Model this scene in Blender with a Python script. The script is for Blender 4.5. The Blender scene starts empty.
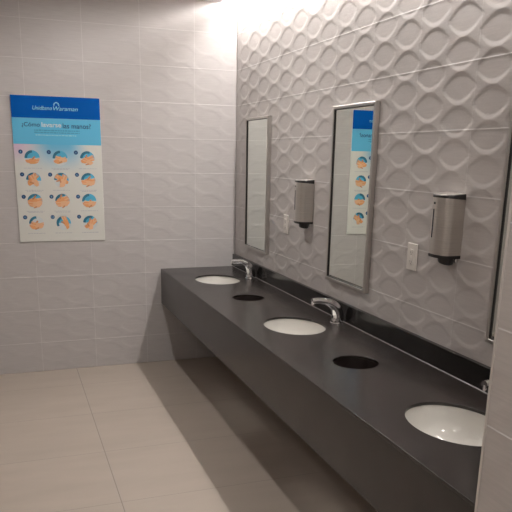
import bpy, bmesh, math, random
import numpy as np
from mathutils import Matrix, Vector

scene = bpy.context.scene
COL = scene.collection
PI = math.pi
rnd = random.Random(7)

# ------------------------------------------------------------------ dimensions
D = 0.6065            # depth of the vanity
ZC = 0.752            # top of the vanity
ZA = 0.477            # underside of the apron
ZB = 0.850            # top of the backsplash
G0 = 2.2246           # height of one horizontal grout joint
TH, TW = 0.25, 0.40   # wall tile
CEIL = 2.682
SLOT = 0.133          # width of the light slot along the vanity wall
YR = -3.870           # where the vanity niche ends
XR = -0.606           # face of the return wall
XL, YF = -3.0, -6.9   # left wall, wall behind the camera
YS = [-0.557, -1.970, -3.377]   # basin axes
YH = [-1.228, -2.655]           # waste openings
XB = -0.312


# ------------------------------------------------------------------ helpers
def link(o, parent=None):
    COL.objects.link(o)
    if parent is not None:
        o.parent = parent
        o.matrix_parent_inverse = Matrix.Translation(parent.location).inverted()
    return o


def mesh_obj(name, bm, mats, parent=None, smooth=False, auto=None):
    me = bpy.data.meshes.new(name)
    bmesh.ops.recalc_face_normals(bm, faces=bm.faces)
    bm.to_mesh(me)
    bm.free()
    if not isinstance(mats, (list, tuple)):
        mats = [mats]
    for m in mats:
        me.materials.append(m)
    if smooth:
        me.polygons.foreach_set('use_smooth', [True] * len(me.polygons))
        if auto:
            me.set_sharp_from_angle(angle=math.radians(auto))
    return link(bpy.data.objects.new(name, me), parent)


def tag(o, label, cat, group=None):
    o['label'] = label
    o['category'] = cat
    if group:
        o['group'] = group
    return o


def thing(name, loc, label, cat, group=None):
    o = bpy.data.objects.new(name, None)
    o.empty_display_size = 0.05
    o.location = loc
    COL.objects.link(o)
    return tag(o, label, cat, group)


def struct(o):
    o['kind'] = 'structure'
    return o


def dup(root, offset, label=None):
    r = root.copy()
    r.location = root.location + Vector(offset)
    COL.objects.link(r)
    if label:
        r['label'] = label
    for ch in list(root.children):
        c = ch.copy()
        COL.objects.link(c)
        c.parent = r
        for g in list(ch.children):
            d = g.copy()
            COL.objects.link(d)
            d.parent = c
    return r


def box(bm, x0, x1, y0, y1, z0, z1, bev=0.0, seg=2, mi=0):
    vs = [bm.verts.new((x, y, z)) for x in (x0, x1) for y in (y0, y1) for z in (z0, z1)]
    idx = [(0, 1, 3, 2), (4, 6, 7, 5), (0, 4, 5, 1), (2, 3, 7, 6), (0, 2, 6, 4), (1, 5, 7, 3)]
    fs = [bm.faces.new([vs[i] for i in f]) for f in idx]
    for f in fs:
        f.material_index = mi
    if bev > 0:
        es = list({e for f in fs for e in f.edges})
        bmesh.ops.bevel(bm, geom=es, offset=bev, segments=seg, profile=0.5, affect='EDGES')


def loft(bm, rings, cap0=True, cap1=True, closed=True, mi=0):
    vr = [[bm.verts.new(p) for p in r] for r in rings]
    n = len(vr[0])
    for a, b in zip(vr[:-1], vr[1:]):
        for i in range(n if closed else n - 1):
            j = (i + 1) % n
            f = bm.faces.new((a[i], a[j], b[j], b[i]))
            f.material_index = mi
    if cap0:
        bm.faces.new(list(reversed(vr[0]))).material_index = mi
    if cap1:
        bm.faces.new(vr[-1]).material_index = mi


def tube(bm, pts, radii, n=20, squash=None):
    """swept round section through pts lying in the x-z plane direction (y is the binormal)"""
    rings = []
    for i, p in enumerate(pts):
        p = Vector(p)
        a = Vector(pts[max(i - 1, 0)])
        b = Vector(pts[min(i + 1, len(pts) - 1)])
        t = (b - a).normalized()
        s = Vector((0, 1, 0))
        u = t.cross(s).normalized()
        r = radii[i]
        w = r * (squash[i] if squash else 1.0)
        rings.append([p + s * (w * math.cos(2 * PI * k / n)) + u * (r * math.sin(2 * PI * k / n)) for k in range(n)])
    loft(bm, rings)


def bez(p, n):
    """Catmull-Rom through points"""
    P = [Vector(q) for q in p]
    P = [P[0] * 2 - P[1]] + P + [P[-1] * 2 - P[-2]]
    out = []
    for i in range(1, len(P) - 2):
        for k in range(n):
            t = k / n
            a, b, c, d = P[i - 1], P[i], P[i + 1], P[i + 2]
            out.append(0.5 * ((2 * b) + (c - a) * t + (2 * a - 5 * b + 4 * c - d) * t * t + (3 * b - a - 3 * c + d) * t ** 3))
    out.append(P[-2])
    return out


def sstep(a, b, x):
    t = np.clip((x - a) / (b - a), 0, 1)
    return t * t * (3 - 2 * t)


# ------------------------------------------------------------------ materials
def new_mat(name):
    m = bpy.data.materials.new(name)
    m.use_nodes = True
    nt = m.node_tree
    b = nt.nodes['Principled BSDF']
    return m, nt, b


def simple(name, col, rough=0.5, metal=0.0, spec=None, noise=None, bump=None, coat=0.0):
    m, nt, b = new_mat(name)
    b.inputs['Base Color'].default_value = (*col, 1)
    b.inputs['Roughness'].default_value = rough
    b.inputs['Metallic'].default_value = metal
    if spec is not None:
        b.inputs['Specular IOR Level'].default_value = spec
    if coat:
        b.inputs['Coat Weight'].default_value = coat
        b.inputs['Coat Roughness'].default_value = 0.05
    tc = nt.nodes.new('ShaderNodeTexCoord')
    if noise:
        scale, amt, stretch = noise
        mp = nt.nodes.new('ShaderNodeMapping')
        mp.inputs['Scale'].default_value = stretch
        nt.links.new(tc.outputs['Object'], mp.inputs['Vector'])
        nz = nt.nodes.new('ShaderNodeTexNoise')
        nz.inputs['Scale'].default_value = scale
        nz.inputs['Detail'].default_value = 5
        nt.links.new(mp.outputs[0], nz.inputs['Vector'])
        cr = nt.nodes.new('ShaderNodeValToRGB')
        cr.color_ramp.elements[0].position = 0.3
        cr.color_ramp.elements[1].position = 0.7
        cr.color_ramp.elements[0].color = (*[c * (1 - amt) for c in col], 1)
        cr.color_ramp.elements[1].color = (*[min(1, c * (1 + amt)) for c in col], 1)
        nt.links.new(nz.outputs['Fac'], cr.inputs['Fac'])
        nt.links.new(cr.outputs['Color'], b.inputs['Base Color'])
        if bump:
            bp = nt.nodes.new('ShaderNodeBump')
            bp.inputs['Strength'].default_value = bump
            bp.inputs['Distance'].default_value = 0.001
            nt.links.new(nz.outputs['Fac'], bp.inputs['Height'])
            nt.links.new(bp.outputs['Normal'], b.inputs['Normal'])
    return m


def emit(name, col, strength):
    m, nt, b = new_mat(name)
    b.inputs['Base Color'].default_value = (0.9, 0.9, 0.9, 1)
    b.inputs['Emission Color'].default_value = (*col, 1)
    b.inputs['Emission Strength'].default_value = strength
    return m


def joint_mask(nt, src, axis, origin, period, half):
    """1 on a grout joint, 0 on the tile"""
    sx = nt.nodes.new('ShaderNodeSeparateXYZ')
    nt.links.new(src, sx.inputs[0])

    def mth(op, a, v, v2=None):
        n = nt.nodes.new('ShaderNodeMath')
        n.operation = op
        nt.links.new(a, n.inputs[0])
        n.inputs[1].default_value = v
        return n.outputs[0]
    a = mth('SUBTRACT', sx.outputs[axis], origin - period * 0.5)
    a = mth('DIVIDE', a, period)
    a = mth('FRACT', a, 0)
    a = mth('SUBTRACT', a, 0.5)
    a = mth('ABSOLUTE', a, 0)
    a = mth('MULTIPLY', a, period)
    return mth('LESS_THAN', a, half)


def tile_mat(name, axis, origin, col, grout, half_v=0.0014, half_h=0.0019, rough=0.40):
    m, nt, b = new_mat(name)
    tc = nt.nodes.new('ShaderNodeTexCoord')
    src = tc.outputs['Object']
    mv = joint_mask(nt, src, axis, origin, TW, half_v)
    mh = joint_mask(nt, src, 2, G0, TH, half_h)
    mx = nt.nodes.new('ShaderNodeMath')
    mx.operation = 'MAXIMUM'
    nt.links.new(mv, mx.inputs[0])
    nt.links.new(mh, mx.inputs[1])
    # fine horizontal linen streaks of the glaze
    mp = nt.nodes.new('ShaderNodeMapping')
    mp.inputs['Scale'].default_value = (3, 3, 60)
    nt.links.new(src, mp.inputs['Vector'])
    nz = nt.nodes.new('ShaderNodeTexNoise')
    nz.inputs['Scale'].default_value = 3.0
    nz.inputs['Detail'].default_value = 6
    nt.links.new(mp.outputs[0], nz.inputs['Vector'])
    cr = nt.nodes.new('ShaderNodeValToRGB')
    cr.color_ramp.elements[0].position = 0.3
    cr.color_ramp.elements[1].position = 0.7
    cr.color_ramp.elements[0].color = (*[c * 0.95 for c in col], 1)
    cr.color_ramp.elements[1].color = (*[c * 1.05 for c in col], 1)
    nt.links.new(nz.outputs['Fac'], cr.inputs['Fac'])
    mix = nt.nodes.new('ShaderNodeMix')
    mix.data_type = 'RGBA'
    nt.links.new(mx.outputs[0], mix.inputs['Factor'])
    nt.links.new(cr.outputs['Color'], mix.inputs['A'])
    mix.inputs['B'].default_value = (*grout, 1)
    nt.links.new(mix.outputs['Result'], b.inputs['Base Color'])
    b.inputs['Roughness'].default_value = rough
    b.inputs['Specular IOR Level'].default_value = 0.38
    return m


TILE = (0.478, 0.453, 0.441)
GROUT = (0.58, 0.56, 0.545)
M = {}
M['tile_right'] = tile_mat('wavy tile vanity wall', 1, -0.085, (0.462, 0.430, 0.411), GROUT, half_v=0.0010, half_h=0.0020)
M['tile_back'] = tile_mat('wavy tile end wall', 0, -0.326, TILE, (0.58, 0.56, 0.545), half_v=0.0016, half_h=0.0016)
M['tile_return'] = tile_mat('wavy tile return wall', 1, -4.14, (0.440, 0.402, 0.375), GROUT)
M['ceiling'] = simple('ceiling paint', (0.80, 0.78, 0.75), 0.9)
M['slot'] = simple('slot paint', (0.82, 0.81, 0.79), 0.9)
M['trim'] = simple('tile edge trim', (0.62, 0.58, 0.54), 0.35, 0.4)
M['stone'] = simple('dark grey stone', (0.020, 0.0158, 0.0142), 0.24, noise=(3.5, 0.30, (1.6, 1, 1)))
# honed stone: cloudy patches that are a little duller, and a few darker blotches
_nt = M['stone'].node_tree
_b = _nt.nodes['Principled BSDF']
_tc = _nt.nodes.new('ShaderNodeTexCoord')
_nz = _nt.nodes.new('ShaderNodeTexNoise')
_nz.inputs['Scale'].default_value = 5.5
_nz.inputs['Detail'].default_value = 3
_nz.inputs['Roughness'].default_value = 0.5
_nt.links.new(_tc.outputs['Object'], _nz.inputs['Vector'])
_mr = _nt.nodes.new('ShaderNodeMapRange')
_mr.inputs['From Min'].default_value = 0.32
_mr.inputs['From Max'].default_value = 0.68
_mr.inputs['To Min'].default_value = 0.21
_mr.inputs['To Max'].default_value = 0.27
_nt.links.new(_nz.outputs['Fac'], _mr.inputs['Value'])
_nt.links.new(_mr.outputs[0], _b.inputs['Roughness'])
_ms = _nt.nodes.new('ShaderNodeMapRange')
_ms.inputs['From Min'].default_value = 0.30
_ms.inputs['From Max'].default_value = 0.55
_ms.inputs['To Min'].default_value = 0.40
_ms.inputs['To Max'].default_value = 0.50
_nt.links.new(_nz.outputs['Fac'], _ms.inputs['Value'])
_nt.links.new(_ms.outputs[0], _b.inputs['Specular IOR Level'])
M['stone_edge'] = simple('polished dark stone', (0.012, 0.0105, 0.010), 0.14, noise=(6, 0.2, (1, 1, 1)))
M['caulk'] = simple('pale sealant', (0.11, 0.10, 0.097), 0.35)
M['porcelain'] = simple('white porcelain', (0.66, 0.64, 0.595), 0.08, coat=0.6)
M['chrome'] = simple('chrome', (0.84, 0.84, 0.85), 0.035, 1.0)
M['steel'] = simple('brushed steel', (0.60, 0.57, 0.53), 0.30, 1.0, noise=(8, 0.08, (1, 1, 60)))
M['frame'] = simple('mirror frame steel', (0.55, 0.53, 0.50), 0.30, 1.0)
M['mirror'] = simple('mirror glass', (0.83, 0.87, 0.82), 0.0, 1.0)
M['black'] = simple('black plastic', (0.012, 0.011, 0.011), 0.3)
M['window'] = simple('smoked window', (0.03, 0.028, 0.05), 0.15)
M['white_plastic'] = simple('white plastic', (0.66, 0.62, 0.57), 0.35)
M['slotdark'] = simple('dark slots', (0.05, 0.05, 0.05), 0.6)
M['lamp_ring'] = simple('white lamp ring', (0.85, 0.85, 0.83), 0.5)
M['led'] = emit('warm white led', (1.0, 0.955, 0.93), 118.0)
M['down'] = emit('warm downlight', (1.0, 0.95, 0.915), 300.0)


def floor_mat():
    m, nt, b = new_mat('beige porcelain floor tile')
    tc = nt.nodes.new('ShaderNodeTexCoord')
    src = tc.outputs['Object']
    a = joint_mask(nt, src, 0, -1.28, 1.2, 0.0022)
    c = joint_mask(nt, src, 1, -1.60, 0.6, 0.0012)
    mx = nt.nodes.new('ShaderNodeMath')
    mx.operation = 'MAXIMUM'
    nt.links.new(a, mx.inputs[0])
    nt.links.new(c, mx.inputs[1])
    mp = nt.nodes.new('ShaderNodeMapping')
    mp.inputs['Scale'].default_value = (1.0, 3.5, 1)
    nt.links.new(src, mp.inputs['Vector'])
    nz = nt.nodes.new('ShaderNodeTexNoise')
    nz.inputs['Scale'].default_value = 2.2
    nz.inputs['Detail'].default_value = 7
    nt.links.new(mp.outputs[0], nz.inputs['Vector'])
    cr = nt.nodes.new('ShaderNodeValToRGB')
    cr.color_ramp.elements[0].position = 0.3
    cr.color_ramp.elements[1].position = 0.72
    cr.color_ramp.elements[0].color = (0.405, 0.348, 0.293, 1)
    cr.color_ramp.elements[1].color = (0.445, 0.385, 0.327, 1)
    nt.links.new(nz.outputs['Fac'], cr.inputs['Fac'])
    mix = nt.nodes.new('ShaderNodeMix')
    mix.data_type = 'RGBA'
    nt.links.new(mx.outputs[0], mix.inputs['Factor'])
    nt.links.new(cr.outputs['Color'], mix.inputs['A'])
    mix.inputs['B'].default_value = (0.245, 0.21, 0.18, 1)
    nt.links.new(mix.outputs['Result'], b.inputs['Base Color'])
    b.inputs['Roughness'].default_value = 0.42
    return m


M['floor'] = floor_mat()

# ------------------------------------------------------------------ walls with relief tile
RELIEF = 0.0022


def relief(u, z, u0):
    uu = np.mod(u - u0, TW)
    col = (uu >= TW / 2)
    dy = np.mod(uu, TW / 2) - TW / 4
    zz = np.mod(G0 - z, TH / 2)
    cen = np.where(col, TH / 8, 3 * TH / 8)
    dz = np.mod(zz - cen + TH / 4, TH / 2) - TH / 4
    hh = np.clip(1 - (np.abs(dy) / (TW / 4 * 1.08)) ** 2.0, 0.02, 1)
    s = np.abs(dz) / (TH / 4 * hh)
    lens = np.clip((1 - s) / 0.29, 0, 1) * hh ** 0.4
    # slightly proud lower lip at every horizontal joint
    q = np.mod(z - G0 + TH / 2, TH) - TH / 2
    lip = np.interp(q, [-0.010, -0.002, -0.0009, 0.0009], [0, 1, 1, 0])
    return lens, lip


def relief_wall(name, mat, us, zs, u0, place, thick, amp=RELIEF):
    """place(u, depth, z) -> xyz ; depth positive goes into the wall"""
    us = np.asarray(us)
    zs = np.asarray(zs)
    ex = [G0 + k * TH + o for k in range(-9, 4) for o in (-0.010, -0.002, -0.0009, 0.0009)]
    ex = [e for e in ex if zs[0] < e < zs[-1]]
    zs = np.array([v for v in zs if min(abs(v - e) for e in ex) > 0.0007 or v in (zs[0], zs[-1])])
    zs = np.unique(np.concatenate([zs, ex]))
    U, Z = np.meshgrid(us, zs, indexing='ij')
    lens, lip = relief(U, Z, u0)
    dep = amp * lens - 0.0006 * lip
    dep[0, :] = dep[-1, :] = 0
    nu, nz = U.shape
    X, Y, ZZ = place(U, dep, Z)
    co = np.stack([X, Y, ZZ], -1).reshape(-1, 3)
    base = len(co)
    bk = np.array([place(a, thick, c) for a in (us[0], us[-1]) for c in (zs[0], zs[-1])], float)  # 00 01 10 11
    co = np.vstack([co, bk])
    idx = np.arange(nu * nz).reshape(nu, nz)
    q = np.stack([idx[:-1, :-1], idx[1:, :-1], idx[1:, 1:], idx[:-1, 1:]], -1).reshape(-1, 4)
    faces = q.tolist()
    c00, c01, c10, c11 = base, base + 1, base + 2, base + 3
    faces.append([c00, c01, c11, c10])
    faces.append([c00] + [int(i) for i in idx[0, :]] + [c01])
    faces.append([c10] + [int(i) for i in idx[-1, :]] + [c11])
    faces.append([c00] + [int(i) for i in idx[:, 0]] + [c10])
    faces.append([c01] + [int(i) for i in idx[:, -1]] + [c11])
    me = bpy.data.meshes.new(name)
    me.from_pydata(co.tolist(), [], faces)
    bm = bmesh.new()
    bm.from_mesh(me)
    bmesh.ops.recalc_face_normals(bm, faces=bm.faces)
    bm.to_mesh(me)
    bm.free()
    me.materials.append(mat)
    sm = [True] * len(q) + [False] * 5
    me.polygons.foreach_set('use_smooth', sm)
    return struct(link(bpy.data.objects.new(name, me)))


zr = np.concatenate([np.linspace(0, 0.72, 10), np.arange(0.73, 2.96, 0.0033)])
relief_wall('wall_right', M['tile_right'], np.arange(YR - 0.05, 0.0501, 0.0085), zr, -0.085 - 0.4 * 12,
            lambda u, d, z: (0 * u + d, u, z), 0.12)
zb_ = np.concatenate([np.arange(0.0, 2.96, 0.0055)])
xb = np.concatenate([np.linspace(XL - 0.05, -1.9, 12), np.arange(-1.89, 0.0001, 0.01)])
relief_wall('wall_back', M['tile_back'], xb, zb_, -0.326 - 0.4 * 8,
            lambda u, d, z: (u, 0 * u + d, z), 0.12, 0.0010)
# return wall closing the niche: its face is a little deeper than the vanity
yr = np.concatenate([np.linspace(YF, -5.05, 10), np.arange(-5.04, YR, 0.01), [YR]])
relief_wall('wall_return', M['tile_return'], yr, np.arange(0.0, 2.69, 0.0055), -4.14 - 0.4 * 8,
            lambda u, d, z: (XR + d, u, z), 0.72, 0.0016)


def plain(name, mat, *b):
    bm = bmesh.new()
    box(bm, *b)
    return struct(mesh_obj(name, bm, mat))


plain('floor', M['floor'], XL - 0.1, 0.12, YF - 0.1, 0.12, -0.1, 0.0)
plain('wall_left', M['tile_right'], XL - 0.1, XL, YF, 0.0, 0.0, CEIL)
plain('wall_front', M['tile_back'], XL - 0.1, XR + 0.0, YF - 0.1, YF, 0.0, CEIL)
# ceiling with a slot left open along the vanity wall
bm = bmesh.new()
box(bm, XL - 0.1, XR, YF - 0.1, 0.0, CEIL, CEIL + 0.30)
box(bm, XR, -SLOT, YR, 0.0, CEIL, CEIL + 0.30)
box(bm, -SLOT, 0.0, YR, 0.0, CEIL + 0.22, CEIL + 0.30)
struct(mesh_obj('ceiling', bm, M['ceiling']))
# metal edge on the corner of the return wall
bm = bmesh.new()
box(bm, XR - 0.0015, XR + 0.010, YR - 0.006, YR + 0.002, 0.0, CEIL, 0.0008, 1)
struct(mesh_obj('trim_1', bm, M['trim']))

# ------------------------------------------------------------------ lamps
TILT = math.radians(38)
lt = thing('light_strip', (-0.068, YR / 2, CEIL + 0.015), 'long warm white light strip hidden in the ceiling slot above the basins', 'lamp')
bm = bmesh.new()
box(bm, -0.090, -0.046, YR + 0.03, -0.05, CEIL + 0.032, CEIL + 0.22)
mesh_obj('housing', bm, M['lamp_ring'], lt)
bm = bmesh.new()
# the strip is tilted towards the tiled wall it washes
box(bm, -0.086, -0.050, YR + 0.035, -0.055, CEIL + 0.015, CEIL + 0.020)
bmesh.ops.rotate(bm, cent=(-0.068, 0, CEIL + 0.020), matrix=Matrix.Rotation(-TILT, 3, 'Y'), verts=bm.verts)
mesh_obj('diffuser', bm, M['led'], lt)


def disc(bm, cx, cy, z, r, n=40, mi=0, flip=False):
    vs = [bm.verts.new((cx + r * math.cos(2 * PI * k / n), cy + r * math.sin(2 * PI * k / n), z)) for k in range(n)]
    f = bm.faces.new(vs)
    f.material_index = mi
    return f


def downlight(dx, y, label):
    t = thing('downlight', (dx, y, CEIL), label, 'lamp', 'ceiling downlights')
    bm = bmesh.new()
    n = 40
    prof = [(0.095, 0.0), (0.095, -0.004), (0.075, -0.006), (0.070, -0.001), (0.070, 0.0)]
    loft(bm, [[(dx + r * math.cos(2 * PI * k / n), y + r * math.sin(2 * PI * k / n), CEIL + h) for k in range(n)] for r, h in prof],
         False, False)
    mesh_obj('ring', bm, M['lamp_ring'], t, True, 40)
    bm = bmesh.new()
    loft(bm, [[(dx + r * math.cos(2 * PI * k / n), y + r * math.sin(2 * PI * k / n), CEIL + h) for k in range(n)] for r, h in [(0.070, -0.0005), (0.070, -0.003)]])
    mesh_obj('lens', bm, M['down'], t)
    return t


downlight(-1.07, -1.30, 'round ceiling downlight nearer the poster wall')
downlight(-1.07, -4.60, 'round ceiling downlight in front of the return wall')
downlight(-2.40, -4.30, 'added fill light shaped as a round ceiling downlight, nearest the left wall')  # unseen lamp added to brighten the left floor and the shade under the counter

# ------------------------------------------------------------------ vanity
van = thing('vanity_counter', (-D / 2, YR / 2, ZA), 'long dark grey stone vanity counter with three basins along the tiled wall', 'counter')


def ellipse(cx, cy, a, b, n=72):
    return [(cx + a * math.cos(2 * PI * k / n), cy + b * math.sin(2 * PI * k / n)) for k in range(n)]


SL = 0.012           # slab thickness
BA, BB = 0.158, 0.199    # basin opening half-axes (x, y)
HR = 0.100           # waste opening radius
cu = bpy.data.curves.new('top_outline', 'CURVE')
cu.dimensions = '2D'
cu.fill_mode = 'BOTH'
loops = [[(-D, YR + 0.001), (-0.0005, YR + 0.001), (-0.0005, -0.0005), (-D, -0.0005)]]
loops += [ellipse(XB, y, BA, BB) for y in YS] + [ellipse(XB, y, HR, HR) for y in YH]
for lp in loops:
    sp = cu.splines.new('POLY')
    sp.points.add(len(lp) - 1)
    for p, q in zip(sp.points, lp):
        p.co = (q[0], q[1], 0, 1)
    sp.use_cyclic_u = True
cu.extrude = SL / 2 - 0.0012
cu.bevel_depth = 0.0012
cu.bevel_resolution = 1
cu.offset = -0.0012
tmp = bpy.data.objects.new('top_outline', cu)
COL.objects.link(tmp)
tmp.location = (0, 0, 0)
dg = bpy.context.evaluated_depsgraph_get()
me = bpy.data.meshes.new_from_object(tmp.evaluated_get(dg))
bpy.data.objects.remove(tmp)
bpy.data.curves.remove(cu)
me.transform(Matrix.Translation((0, 0, ZC - SL / 2)))
me.materials.clear()
me.materials.append(M['stone'])
me.name = 'countertop'
me.set_sharp_from_angle(angle=math.radians(25))
link(bpy.data.objects.new('countertop', me), van)

bm = bmesh.new()
box(bm, -D, -D + 0.025, YR + 0.001, -0.0005, ZA, ZC - SL, 0.001, 1)
mesh_obj('apron', bm, M['stone'], van)
bm = bmesh.new()
box(bm, -0.021, -0.0005, YR + 0.001, -0.0005, ZC, ZB, 0.0012, 1)
M['hole_shade'] = simple('dark liner', (0.016, 0.011, 0.010), 0.35)
for yh in YH:  # dark rings added so that the open holes look shaded inside
    bm = bmesh.new()
    n = 48
    loft(bm, [[(XB + r * math.cos(2 * PI * k / n), yh + r * math.sin(2 * PI * k / n), z) for k in range(n)]
              for r, z in [(HR + 0.012, ZC - SL - 0.0005), (HR + 0.001, ZC - SL - 0.0005), (HR - 0.004, ZC - 0.11), (HR - 0.001, ZC - 0.11), (HR + 0.004, ZC - SL - 0.004), (HR + 0.012, ZC - SL - 0.004)]], False, False)
    o = mesh_obj('shade_ring', bm, M['hole_shade'], van, True, 40)
    o['label'] = 'dark ring added to shade the inside of the round waste opening'
bm = bmesh.new()
box(bm, -0.021, -0.0005, YR + 0.001, -0.0005, ZC, ZB, 0.0012, 1)
bsp = tag(mesh_obj('backsplash', bm, M['stone_edge']), 'low polished black stone backsplash running along the foot of the tiled wall', 'backsplash')
bm = bmesh.new()
pr = [(-0.021, 0.0), (-0.024, 0.0), (-0.023, 0.0016), (-0.021, 0.003)]
loft(bm, [[(x, y, ZC + h) for x, h in pr] for y in (YR + 0.001, -0.0005)])
o = mesh_obj('sealant_line', bm, M['caulk'], bsp)
o['label'] = 'pale sealant line along the backsplash'


# ------------------------------------------------------------------ basins
def basin(y, label):
    t = thing('basin', (XB, y, ZC - 0.17), label, 'sink', 'basins under the stone counter')
    n = 64
    zt = ZC - SL - 0.0005
    bm = bmesh.new()
    prof = [(0.022, 0.0, 0), (0.0, 0.0, 0)]
    rings = []

    def ring(a, b, z):
        return [(XB + a * math.cos(2 * PI * k / n), y + b * math.sin(2 * PI * k / n), z) for k in range(n)]
    a0, b0 = BA + 0.004, BB + 0.004
    # outside, from the bottom up to the flange, then inside down to the drain
    for f, dz in [(0.10, -0.152), (0.45, -0.146), (0.72, -0.120), (0.90, -0.080), (1.0, -0.030), (1.03, -0.014)]:
        rings.append(ring(a0 * f + 0.008, b0 * f + 0.008, zt + dz))
    rings.append(ring(a0 + 0.026, b0 + 0.026, zt - 0.012))
    rings.append(ring(a0 + 0.026, b0 + 0.026, zt))
    rings.append(ring(a0 + 0.002, b0 + 0.002, zt))
    for f, dz in [(1.0, -0.004), (0.985, -0.03), (0.955, -0.055), (0.90, -0.080), (0.80, -0.104), (0.66, -0.122), (0.48, -0.134), (0.28, -0.140), (0.145, -0.143)]:
        rings.append(ring(a0 * f, b0 * f, zt + dz))
    loft(bm, rings, True, True)
    mesh_obj('bowl', bm, M['porcelain'], t, True, 50)
    bm = bmesh.new()
    zz = zt - 0.143
    m = 32

    def cr(r, z):
        return [(XB + r * math.cos(2 * PI * k / m), y + r * math.sin(2 * PI * k / m), z) for k in range(m)]
    loft(bm, [cr(0.021, zz - 0.004), cr(0.021, zz + 0.002), cr(0.017, zz + 0.003), cr(0.014, zz - 0.001)])
    o = mesh_obj('drain', bm, M['chrome'], t, True, 40)
    o['label'] = 'chrome drain'
    return t


basin(YS[0], 'oval white undermount basin nearest the poster wall')
basin(YS[1], 'oval white undermount basin in the middle of the counter, below the mirror reflecting the poster')
basin(YS[2], 'oval white undermount basin closest to the camera, partly cut off by the return wall')


# ------------------------------------------------------------------ faucets
def faucet(y, label):
    t = thing('faucet', (-0.075, y, ZC), label, 'faucet', 'chrome faucets behind the basins')
    bm = bmesh.new()
    n = 28
    rings = []
    for r, h in [(0.037, 0.0), (0.037, 0.004), (0.035, 0.007)]:
        rings.append([(-0.066 + r * math.cos(2 * PI * k / n), y + r * math.sin(2 * PI * k / n), ZC + h) for k in range(n)])
    loft(bm, rings)
    mesh_obj('base', bm, M['chrome'], t, True, 40)
    bm = bmesh.new()
    P = [(-0.066, y, ZC + 0.006), (-0.063, y, ZC + 0.034), (-0.070, y, ZC + 0.066), (-0.091, y, ZC + 0.096),
         (-0.126, y, ZC + 0.116), (-0.172, y, ZC + 0.125), (-0.216, y, ZC + 0.126)]
    R = [0.033, 0.0325, 0.0300, 0.0260, 0.0210, 0.0170, 0.0145]
    pts = bez(P, 6)
    rad = []
    for i in range(len(pts)):
        f = i / 6.0
        k = min(int(f), len(R) - 2)
        rad.append(R[k] + (R[k + 1] - R[k]) * (f - k))
    tube(bm, pts, rad, 24, [1.0 + 0.10 * min(1, i / 20) for i in range(len(pts))])
    mesh_obj('spout', bm, M['chrome'], t, True, 50)
    # aerator tip that turns down to the bowl
    bm = bmesh.new()
    tube(bm, [(-0.206, y, ZC + 0.122), (-0.208, y, ZC + 0.110), (-0.210, y, ZC + 0.103)], [0.0115, 0.0115, 0.0105], 20)
    mesh_obj('aerator', bm, M['chrome'], t, True, 50)
    # small dark sensor window on the front of the neck
    bm = bmesh.new()
    rings = []
    for r, d in [(0.0085, 0.0), (0.0085, 0.003), (0.007, 0.004)]:
        rings.append([(-0.0950 - d, y + r * math.cos(2 * PI * k / 20), ZC + 0.035 + r * math.sin(2 * PI * k / 20)) for k in range(20)])
    loft(bm, rings)
    mesh_obj('sensor', bm, M['black'], t, True, 40)
    return t


faucet(YS[0] - 0.005, 'chrome arched faucet nearest the poster wall')
faucet(YS[1] - 0.005, 'chrome arched faucet behind the middle basin')
faucet(YS[2] - 0.005, 'chrome faucet behind the nearest basin, only its tip showing past the return wall')


# ------------------------------------------------------------------ mirrors
def mirror(y0, y1, label):
    z0, z1 = 0.948, 1.872
    t = thing('wall_mirror', (0.0, (y0 + y1) / 2, z0), label, 'mirror', 'tall framed mirrors on the tiled wall')
    w, dp = 0.016, 0.026
    # mitred frame
    bm = bmesh.new()
    lo, hi = min(y0, y1), max(y0, y1)
    sec = [(0, 0.0), (0, -dp + 0.002), (0.002, -dp), (w - 0.002, -dp), (w, -dp + 0.002), (w, -0.0155)]
    rings = []
    for (cy, cz, sy, sz) in [(lo, z0, 1, 1), (hi, z0, -1, 1), (hi, z1, -1, -1), (lo, z1, 1, -1)]:
        rings.append([(x - 0.0005, cy + sy * o_, cz + sz * o_) for o_, x in sec])
    rings.append(rings[0])
    loft(bm, rings, False, False, closed=False)
    bmesh.ops.remove_doubles(bm, verts=bm.verts, dist=1e-6)
    mesh_obj('frame', bm, M['frame'], t)
    bm = bmesh.new()
    box(bm, -0.0165, -0.004, lo + w - 0.003, hi - w + 0.003, z0 + w - 0.003, z1 - w + 0.003)
    mesh_obj('mirror_glass', bm, M['mirror'], t)
    bm = bmesh.new()  # black strip standing in for the shaded inner side of the frame
    g = [(lo + w - 0.0005, z0 + w - 0.0005, 1, 1), (hi - w + 0.0005, z0 + w - 0.0005, -1, 1), (hi - w + 0.0005, z1 - w + 0.0005, -1, -1), (lo + w - 0.0005, z1 - w + 0.0005, 1, -1)]
    rings = [[(x, cy + sy * k, cz + sz * k) for k, x in ((0.0, -0.016), (0.0, -0.023), (0.0025, -0.022), (0.0050, -0.016))] for cy, cz, sy, sz in g]
    rings.append(rings[0])
    loft(bm, rings, False, False)
    bmesh.ops.remove_doubles(bm, verts=bm.verts, dist=1e-6)
    o = mesh_obj('shade_strip', bm, M['black'], t)
    o['label'] = 'thin black strip for the shade inside the mirror frame'
    return t


mirror(-0.297, -0.756, 'tall steel-framed mirror nearest the poster wall, above the farthest basin')
mirror(-1.724, -2.180, 'tall steel-framed mirror in which the blue and white poster is reflected')
mirror(-3.128, -3.596, 'tall steel-framed mirror at the right edge, mostly hidden by the return wall')


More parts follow.
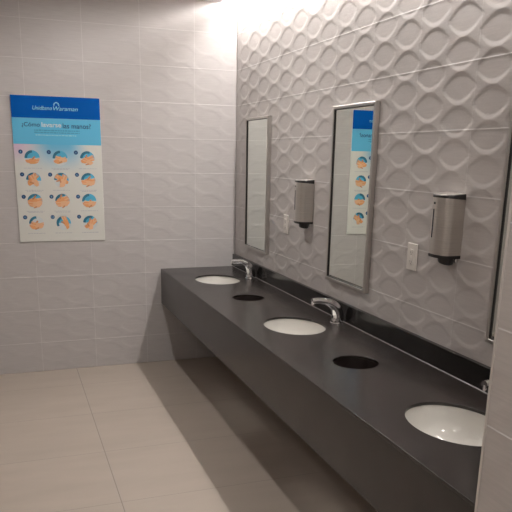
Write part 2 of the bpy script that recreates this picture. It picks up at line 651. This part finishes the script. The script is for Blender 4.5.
# ------------------------------------------------------------------ soap dispensers
def dispenser(yc, label):
    t = thing('soap_dispenser', (0.0, yc, 1.205), label, 'soap dispenser', 'steel soap dispensers on the tiled wall')
    hw, dp = 0.064, 0.078

    def section(z, g=0.0, top=0.0):
        """plan outline of the curved cover, from the wall round the front and back"""
        pts = [(-0.0008, yc - hw - g)]
        r = 0.030
        cx = -(dp - r)
        for k in range(9):
            a = PI / 2 * k / 8
            pts.append((cx - (r + g) * math.sin(a) - 0.0, yc - hw + r - (r + g) * math.cos(a)))
        for k in range(1, 8):
            f = k / 8
            pts.append((-dp - g - 0.005 * math.sin(PI * f), yc - hw + r + (2 * hw - 2 * r) * f))
        for k in range(9):
            a = PI / 2 * (1 - k / 8)
            pts.append((cx - (r + g) * math.sin(a), yc + hw - r + (r + g) * math.cos(a)))
        pts.append((-0.0008, yc + hw + g))
        return [(x, y, z + (top * (x + dp) / dp if top else 0)) for x, y in pts]
    bm = bmesh.new()
    loft(bm, [section(1.240), section(1.466)])
    mesh_obj('cover', bm, M['steel'], t, True, 35)
    bm = bmesh.new()
    loft(bm, [section(1.4655, 0.0015, -0.006), section(1.474, 0.0015, 0.004), section(1.476, 0.0, 0.006)])
    o = mesh_obj('top_cap', bm, M['black'], t, True, 35)
    bm = bmesh.new()
    loft(bm, [section(1.4765, -0.001, 0.006), section(1.4785, -0.002, 0.006)])
    mesh_obj('top_plate', bm, M['steel'], t, True, 35)
    o['label'] = 'black top cap'
    bm = bmesh.new()
    loft(bm, [section(1.228, 0.0005), section(1.232, 0.0015), section(1.2405, 0.0015)])
    o = mesh_obj('bottom_cap', bm, M['black'], t, True, 35)
    o['label'] = 'black bottom cap'
    # dispensing head under the front
    bm = bmesh.new()
    rings = []
    for z, s in [(1.229, 1.0), (1.218, 0.97), (1.212, 0.86)]:
        ring = []
        for k in range(24):
            a = 2 * PI * k / 24
            dy = 0.038 * s * math.sin(a)
            ring.append((-0.042 + 0.030 * s * math.cos(a), yc - 0.026 + dy, z + (0.16 * (dy - 0.03) if z < 1.2285 else 0)))
        rings.append(ring)
    loft(bm, rings)
    o = mesh_obj('nozzle_housing', bm, M['black'], t, True, 45)
    bm = bmesh.new()
    loft(bm, [[(-0.014 + r * math.cos(2 * PI * k / 16), yc - 0.055 + r * math.sin(2 * PI * k / 16), z) for k in range(16)] for r, z in [(0.007, 1.229), (0.007, 1.214), (0.005, 1.211)]])
    mesh_obj('lock', bm, M['chrome'], t, True, 40)
    # level window and little badge on the front
    bm = bmesh.new()
    box(bm, -dp - 0.0035, -dp + 0.004, yc + 0.026, yc + 0.031, 1.305, 1.420, 0.001, 1)
    o = mesh_obj('level_window', bm, M['window'], t)
    o['label'] = 'dark narrow level window'
    bm = bmesh.new()
    box(bm, -dp - 0.0038, -dp + 0.004, yc + 0.018, yc + 0.031, 1.438, 1.447, 0.001, 1)
    mesh_obj('badge', bm, M['slotdark'], t)
    return t


dispenser(-1.409, 'steel soap dispenser with black caps between the poster-side mirror and the middle mirror')
dispenser(-2.832, 'steel soap dispenser with black caps right of the mirror reflecting the poster')


# ------------------------------------------------------------------ outlets
def outlet(yc, label):
    t = thing('wall_outlet', (0.0, yc, 1.129), label, 'outlet', 'white wall outlets beside the soap dispensers')
    zc = 1.1885
    bm = bmesh.new()
    box(bm, -0.007, -0.0005, yc - 0.037, yc + 0.037, zc - 0.0595, zc + 0.0595, 0.002, 2)
    mesh_obj('cover_plate', bm, M['white_plastic'], t)
    bm = bmesh.new()
    box(bm, -0.0095, -0.0062, yc - 0.0167, yc + 0.0167, zc - 0.0335, zc + 0.0335, 0.0008, 1)
    f = mesh_obj('receptacle', bm, M['white_plastic'], t)
    for s in (-1, 1):
        c = zc + s * 0.0205
        for dy, hz in ((-0.0065, 0.004), (0.0065, 0.0045)):
            bm = bmesh.new()
            box(bm, -0.0099, -0.0090, yc + dy - 0.001, yc + dy + 0.001, c - hz, c + hz)
            mesh_obj('slot', bm, M['slotdark'], f)
        bm = bmesh.new()
        loft(bm, [[(x, yc + 0.0025 * math.cos(2 * PI * k / 10), c - 0.009 + 0.0025 * math.sin(2 * PI * k / 10)) for k in range(10)] for x in (-0.0090, -0.0099)])
        mesh_obj('ground_hole', bm, M['slotdark'], f)
    bm = bmesh.new()
    box(bm, -0.0108, -0.0090, yc - 0.007, yc + 0.007, zc + 0.0008, zc + 0.0055, 0.0005, 1)
    mesh_obj('button', bm, M['white_plastic'], f)
    bm = bmesh.new()
    box(bm, -0.0108, -0.0090, yc - 0.007, yc + 0.007, zc - 0.0055, zc - 0.0008, 0.0005, 1)
    mesh_obj('button', bm, M['white_plastic'], f)
    return t


outlet(-1.066, 'white wall outlet left of the farther soap dispenser')
outlet(-2.556, 'white wall outlet left of the nearer soap dispenser')

# ------------------------------------------------------------------ hand washing poster
PX0, PX1, PZ0, PZ1 = -1.624, -1.024, 0.985, 1.985
TP = 0.008
pm = {
    'edge': simple('poster board', (0.70, 0.70, 0.66), 0.4),
    'blue': simple('poster royal blue', (0.001, 0.082, 0.345), 0.55, spec=0.05),
    'cyan': simple('poster sky blue', (0.12, 0.46, 0.68), 0.45, spec=0.2),
    'navy': simple('poster navy', (0.012, 0.055, 0.17), 0.4),
    'white': simple('poster white ink', (0.74, 0.76, 0.76), 0.4),
    'aqua': simple('poster aqua ink', (0.30, 0.62, 0.72), 0.4),
    'grey': simple('poster small print', (0.44, 0.45, 0.48), 0.4),
    'subt': simple('poster blue small print', (0.05, 0.29, 0.46), 0.4),
    'teal': simple('picture teal', (0.02, 0.15, 0.24), 0.4),
    'sky': simple('picture cyan', (0.08, 0.42, 0.62), 0.4),
    'pale': simple('picture pale', (0.60, 0.64, 0.64), 0.4),
    'skin': simple('picture skin', (0.74, 0.33, 0.13), 0.4),
    'skin2': simple('picture light skin', (0.76, 0.44, 0.25), 0.4),
    'skin3': simple('picture shaded skin', (0.55, 0.23, 0.10), 0.4),
}


def sheet_mat():
    m, nt, b = new_mat('poster printed sheet')
    tc = nt.nodes.new('ShaderNodeTexCoord')
    sx = nt.nodes.new('ShaderNodeSeparateXYZ')
    nt.links.new(tc.outputs['Object'], sx.inputs[0])

    def rng(sock, a, c):
        n = nt.nodes.new('ShaderNodeMapRange')
        n.interpolation_type = 'SMOOTHSTEP'
        nt.links.new(sock, n.inputs['Value'])
        n.inputs['From Min'].default_value = a
        n.inputs['From Max'].default_value = c
        return n.outputs[0]

    def mul(a, c):
        n = nt.nodes.new('ShaderNodeMath')
        n.operation = 'MULTIPLY'
        nt.links.new(a, n.inputs[0])
        nt.links.new(c, n.inputs[1])
        return n.outputs[0]

    def mix(f, a, col):
        n = nt.nodes.new('ShaderNodeMix')
        n.data_type = 'RGBA'
        nt.links.new(f, n.inputs['Factor'])
        if isinstance(a, tuple):
            n.inputs['A'].default_value = (*a, 1)
        else:
            nt.links.new(a, n.inputs['A'])
        n.inputs['B'].default_value = (*col, 1)
        return n.outputs['Result']
    X, Z = sx.outputs['X'], sx.outputs['Z']
    top = rng(Z, 1.50, 1.67)                   # printed colour wash under the title
    pinkx = rng(X, -1.42, -1.62)
    bluex = mul(rng(X, -1.56, -1.36), rng(X, -1.10, -1.26))
    tip = rng(Z, 1.44, 1.68)
    c = mix(mul(pinkx, top), (0.66, 0.66, 0.61), (0.62, 0.46, 0.60))
    c = mix(mul(bluex, tip), c, (0.12, 0.44, 0.66))
    nt.links.new(c, b.inputs['Base Color'])
    b.inputs['Roughness'].default_value = 0.35
    return m


post = thing('poster', ((PX0 + PX1) / 2, 0.0, PZ0), 'blue and white hand washing poster with twelve step pictures on the tiled wall', 'poster')
bm = bmesh.new()
box(bm, PX0, PX1, -TP, -0.0006, PZ0, PZ1, 0.0006, 1)
mesh_obj('board', bm, pm['edge'], post)


def prect(name, mat, x0, x1, z0, z1, lay, parent=post):
    bm = bmesh.new()
    y = -TP - 0.0002 * lay
    box(bm, x0, x1, y - 0.00015, y, z0, z1)
    return mesh_obj(name, bm, mat, parent)


head = prect('header_band', pm['blue'], PX0 + 0.001, PX1 - 0.001, 1.838, PZ1 - 0.001, 1)
titl = prect('title_band', pm['cyan'], PX0 + 0.001, PX1 - 0.001, 1.663, 1.838, 1)
shee = prect('steps_sheet', sheet_mat(), PX0 + 0.001, PX1 - 0.001, PZ0 + 0.001, 1.663, 1)


def text(name, body, mat, x0, x1, zc, lay, parent, shear=0.0, height=None, bold=0.0):
    cu = bpy.data.curves.new(name, 'FONT')
    cu.body = body
    cu.size = 1.0
    cu.shear = shear
    cu.offset = bold
    cu.extrude = 0.0
    t = bpy.data.objects.new(name, cu)
    COL.objects.link(t)
    dg = bpy.context.evaluated_depsgraph_get()
    me = bpy.data.meshes.new_from_object(t.evaluated_get(dg))
    bpy.data.objects.remove(t)
    bpy.data.curves.remove(cu)
    co = np.array([v.co[:] for v in me.vertices])
    mn, mx = co.min(0), co.max(0)
    s = (x1 - x0) / (mx[0] - mn[0])
    sz = s if height is None else height / (mx[1] - mn[1])
    y = -TP - 0.0002 * lay - 0.00025
    for v in me.vertices:
        a, c = v.co.x, v.co.y
        v.co = (x0 + (a - mn[0]) * s, y, zc + (c - (mn[1] + mx[1]) / 2) * sz)
    # give the lettering a hair of thickness
    bm = bmesh.new()
    bm.from_mesh(me)
    bpy.data.meshes.remove(me)
    bmesh.ops.recalc_face_normals(bm, faces=bm.faces)
    g = bmesh.ops.extrude_face_region(bm, geom=list(bm.faces))
    for v in [q for q in g['geom'] if isinstance(q, bmesh.types.BMVert)]:
        v.co.y -= 0.0001
    return mesh_obj(name, bm, mat, parent)


text('header_lettering', 'Unidbano', pm['aqua'], -1.482, -1.352, 1.906, 2, head, 0.25, 0.026)
text('header_lettering', 'Waraman', pm['aqua'], -1.344, -1.178, 1.905, 2, head, 0.25, 0.027)
bm = bmesh.new()
for k in range(6):
    a = PI * k / 5
    cx, cz = -1.322 + 0.016 * math.cos(a), 1.928 + 0.016 * math.sin(a)
    loft(bm, [[(cx + 0.0045 * math.cos(2 * PI * j / 10), y, cz + 0.0045 * math.sin(2 * PI * j / 10)) for j in range(10)] for y in (-TP - 0.0005, -TP - 0.0007)])
o = mesh_obj('emblem', bm, pm['aqua'], head)
text('title_lettering', '¿Cómo', pm['navy'], -1.560, -1.440, 1.791, 2, titl, 0, 0.036, 0.012)
text('title_lettering', 'lavarse', pm['white'], -1.428, -1.296, 1.795, 2, titl, 0, 0.031, 0.014)
text('title_lettering', 'las manos?', pm['navy'], -1.286, -1.093, 1.791, 2, titl, 0, 0.034, 0.012)


def print_line(name, mat, x0, x1, z, h, lay, parent, seed):
    """a line of print too small to read: short strokes of uneven words"""
    r = random.Random(seed)
    bm = bmesh.new()
    y = -TP - 0.0002 * lay - 0.00025
    x = x0
    while x < x1 - 0.004:
        w = min(r.uniform(0.008, 0.024), x1 - x)
        box(bm, x, x + w, y - 0.0001, y, z - h / 2 + r.uniform(0, h * .2), z + h / 2 - r.uniform(0, h * .2))
        x += w + 0.004
    return mesh_obj(name, bm, mat, parent)


print_line('subtitle_print', pm['subt'], -1.480, -1.172, 1.757, 0.010, 2, titl, 1)
print_line('subtitle_print', pm['subt'], -1.480, -1.172, 1.742, 0.009, 2, titl, 2)
print_line('subtitle_print', pm['aqua'], -1.472, -1.196, 1.725, 0.008, 2, titl, 3)

RC = 0.051


def flat(bm, pts, lay, mi):
    y = -TP - 0.0002 * lay - 0.00025
    vs = [bm.verts.new((x, y, z)) for x, z in pts]
    f = bm.faces.new(vs)
    f.material_index = mi


def capsule(cx, cz, length, r, ang, n=8):
    c, s = math.cos(ang), math.sin(ang)
    pts = []
    for k in range(n + 1):
        a = -PI / 2 + PI * k / n
        pts.append((length / 2 + r * math.cos(a), r * math.sin(a)))
    for k in range(n + 1):
        a = PI / 2 + PI * k / n
        pts.append((-length / 2 + r * math.cos(a), r * math.sin(a)))
    return [(cx + c * x - s * z, cz + s * x + c * z) for x, z in pts]


def clip(pts, cx, cz, r=RC * 0.985):
    out = []
    for x, z in pts:
        d = math.hypot(x - cx, z - cz)
        if d > r:
            x, z = cx + (x - cx) * r / d, cz + (z - cz) * r / d
        out.append((x, z))
    return out


def hand(bm, cx, cz, ox, oz, ang, s, lay, mis, ccx, ccz, fingers=4, curl=0.0):
    """palm, fingers and thumb drawn flat inside the round picture"""
    base, lite, dark = mis
    ca, sa = math.cos(ang), math.sin(ang)

    def P(x, z):
        return (ox + ca * x - sa * z, oz + sa * x + ca * z)
    p = P(0, 0)
    flat(bm, clip(capsule(p[0], p[1], 0.020 * s, 0.0155 * s, ang), ccx, ccz), lay, base)
    p = P(-0.028 * s, 0)
    flat(bm, clip(capsule(p[0], p[1], 0.024 * s, 0.011 * s, ang), ccx, ccz), lay + 0.3, base)
    for k in range(fingers):
        f = (k - (fingers - 1) / 2)
        a2 = ang + f * 0.10 + curl
        ln = (0.026 - 0.003 * abs(f)) * s
        p = P(0.022 * s + 0.010 * s, f * 0.0078 * s)
        flat(bm, clip(capsule(p[0], p[1], ln, 0.0036 * s, a2), ccx, ccz), lay + 0.6 + 0.1 * k, lite if k % 2 else base)
    p = P(0.006 * s, 0.019 * s)
    flat(bm, clip(capsule(p[0], p[1], 0.018 * s, 0.0042 * s, ang + 0.7), ccx, ccz), lay + 1.1, dark)


cols = [-1.505, -1.316, -1.1275]
rows = [1.571, 1.419, 1.272, 1.115]
bcols = [-1.580, -1.391, -1.2055]
brows = [1.611, 1.457, 1.303, 1.159]
pmat = [pm['sky'], pm['teal'], pm['skin'], pm['skin2'], pm['skin3'], pm['pale']]
poses = [  # (offset x, offset z, angle, size) of one or two hands; backdrop style
    ([(0.002, -0.024, 0.05, 1.05)], 0),
    ([(-0.006, -0.020, 0.25, 1.0), (0.012, -0.010, 2.9, 0.9)], 0),
    ([(-0.008, -0.012, 0.35, 1.1), (0.012, -0.026, 2.7, 0.9)], 1),
    ([(-0.014, -0.006, 0.9, 1.15), (0.010, -0.014, 2.1, 1.05)], 1),
    ([(-0.004, 0.010, 2.6, 1.05), (0.010, -0.018, 1.2, 1.1)], 1),
    ([(0.000, -0.010, 0.1, 1.2), (0.004, -0.022, 3.0, 1.0)], 1),
    ([(-0.010, -0.002, 0.1, 1.25), (0.006, -0.024, 3.1, 1.15)], 1),
    ([(-0.008, 0.004, 0.4, 1.2), (0.008, -0.020, 3.3, 1.15)], 1),
    ([(-0.004, -0.026, 0.0, 1.1), (0.014, -0.018, 3.1, 1.0)], 0),
    ([(-0.006, -0.020, 0.1, 1.2), (0.014, -0.016, 2.9, 1.05)], 2),
    ([(0.016, 0.004, 1.9, 1.0)], 3),
    ([(0.006, -0.006, 0.6, 1.15), (0.004, -0.026, 1.4, 0.95)], 1),
]
i = 0
for r_ in range(4):
    for c_ in range(3):
        cx, cz = cols[c_], rows[r_]
        hs, sty = poses[i]
        bm = bmesh.new()
        circ = [(cx + RC * math.cos(2 * PI * k / 48), cz + RC * math.sin(2 * PI * k / 48)) for k in range(48)]
        flat(bm, circ, 2, 5)
        # coloured upper part of the picture
        if sty in (0, 1, 3):
            a0, a1 = (0.02, PI + 0.1) if sty == 0 else (-0.1, PI * 0.98)
            up = [(cx + RC * math.cos(a0 + (a1 - a0) * k / 24), cz + RC * math.sin(a0 + (a1 - a0) * k / 24)) for k in range(25)]
            flat(bm, up, 2.4, 0)
        a0, a1 = (PI * 0.5, PI * 1.0) if sty != 1 else (PI * 0.38, PI * 0.98)
        if sty == 3:
            a0, a1 = PI * 0.6, PI * 1.15
        up = [(cx + RC * math.cos(a0 + (a1 - a0) * k / 18), cz + RC * math.sin(a0 + (a1 - a0) * k / 18)) for k in range(19)]
        inn = [(cx + 0.003 + RC * 0.72 * math.cos(a1 + (a0 - a1) * k / 18), cz - 0.003 + RC * 0.74 * math.sin(a1 + (a0 - a1) * k / 18)) for k in range(19)]
        flat(bm, up + inn, 2.8, 1)
        for h, (ox, oz, an, s) in enumerate(hs):
            hand(bm, cx, cz, cx + ox, cz + oz, an, s * 1.12, 3.2 + 1.8 * h, [(2, 3, 4), (3, 2, 4)][h % 2], cx, cz)
        # close the stack of printed layers with a hair of thickness
        mesh_obj('step_picture', bm, pmat, shee)
        bm = bmesh.new()
        bx, bz = bcols[c_], brows[r_]
        loft(bm, [[(bx + 0.0145 * math.cos(2 * PI * k / 24), y, bz + 0.0145 * math.sin(2 * PI * k / 24)) for k in range(24)] for y in (-TP - 0.0004, -TP - 0.0006)])
        nb = mesh_obj('number_badge', bm, pm['navy'], post)
        num = str(i + 1)
        w = 0.0036 if num == '1' else (0.0065 if len(num) == 1 else 0.0125)
        text('number', num, pm['aqua'], bx - w / 2, bx + w / 2, bz, 3, nb, 0, 0.0105)
        print_line('caption_print', pm['grey'], cx - 0.062, cx + 0.062, cz - 0.071, 0.0045, 2, shee, 20 + i)
        if i in (1, 3, 5, 6, 7):
            print_line('caption_print', pm['grey'], cx - 0.050, cx + 0.050, cz - 0.0785, 0.0045, 2, shee, 40 + i)
        i += 1

# ------------------------------------------------------------------ world and camera
w = bpy.data.worlds.new('room')
scene.world = w
w.use_nodes = True
w.node_tree.nodes['Background'].inputs['Color'].default_value = (0.02, 0.02, 0.02, 1)

cam = bpy.data.cameras.new('camera')
co = bpy.data.objects.new('camera', cam)
COL.objects.link(co)
R_ = Vector((0.94080858, -0.33847343, 0.01774679))
U_ = Vector((0.07301603, 0.25352687, 0.96456871))
B_ = R_.cross(U_)
mt = Matrix((R_, U_, B_)).transposed().to_4x4()
mt.translation = Vector((-1.68864902, -5.15279964, 1.61232047))
co.matrix_world = mt
cam.sensor_width = 36.0
cam.sensor_fit = 'HORIZONTAL'
cam.lens = 675.17 / 512 * 36.0
cam.shift_y = (339.99 - 256) / 512
cam.clip_start = 0.02
scene.camera = co

vs = scene.view_settings
vs.view_transform = 'Standard'
vs.look = 'None'
vs.exposure = 0.0
vs.gamma = 1.0
vs.use_curve_mapping = False
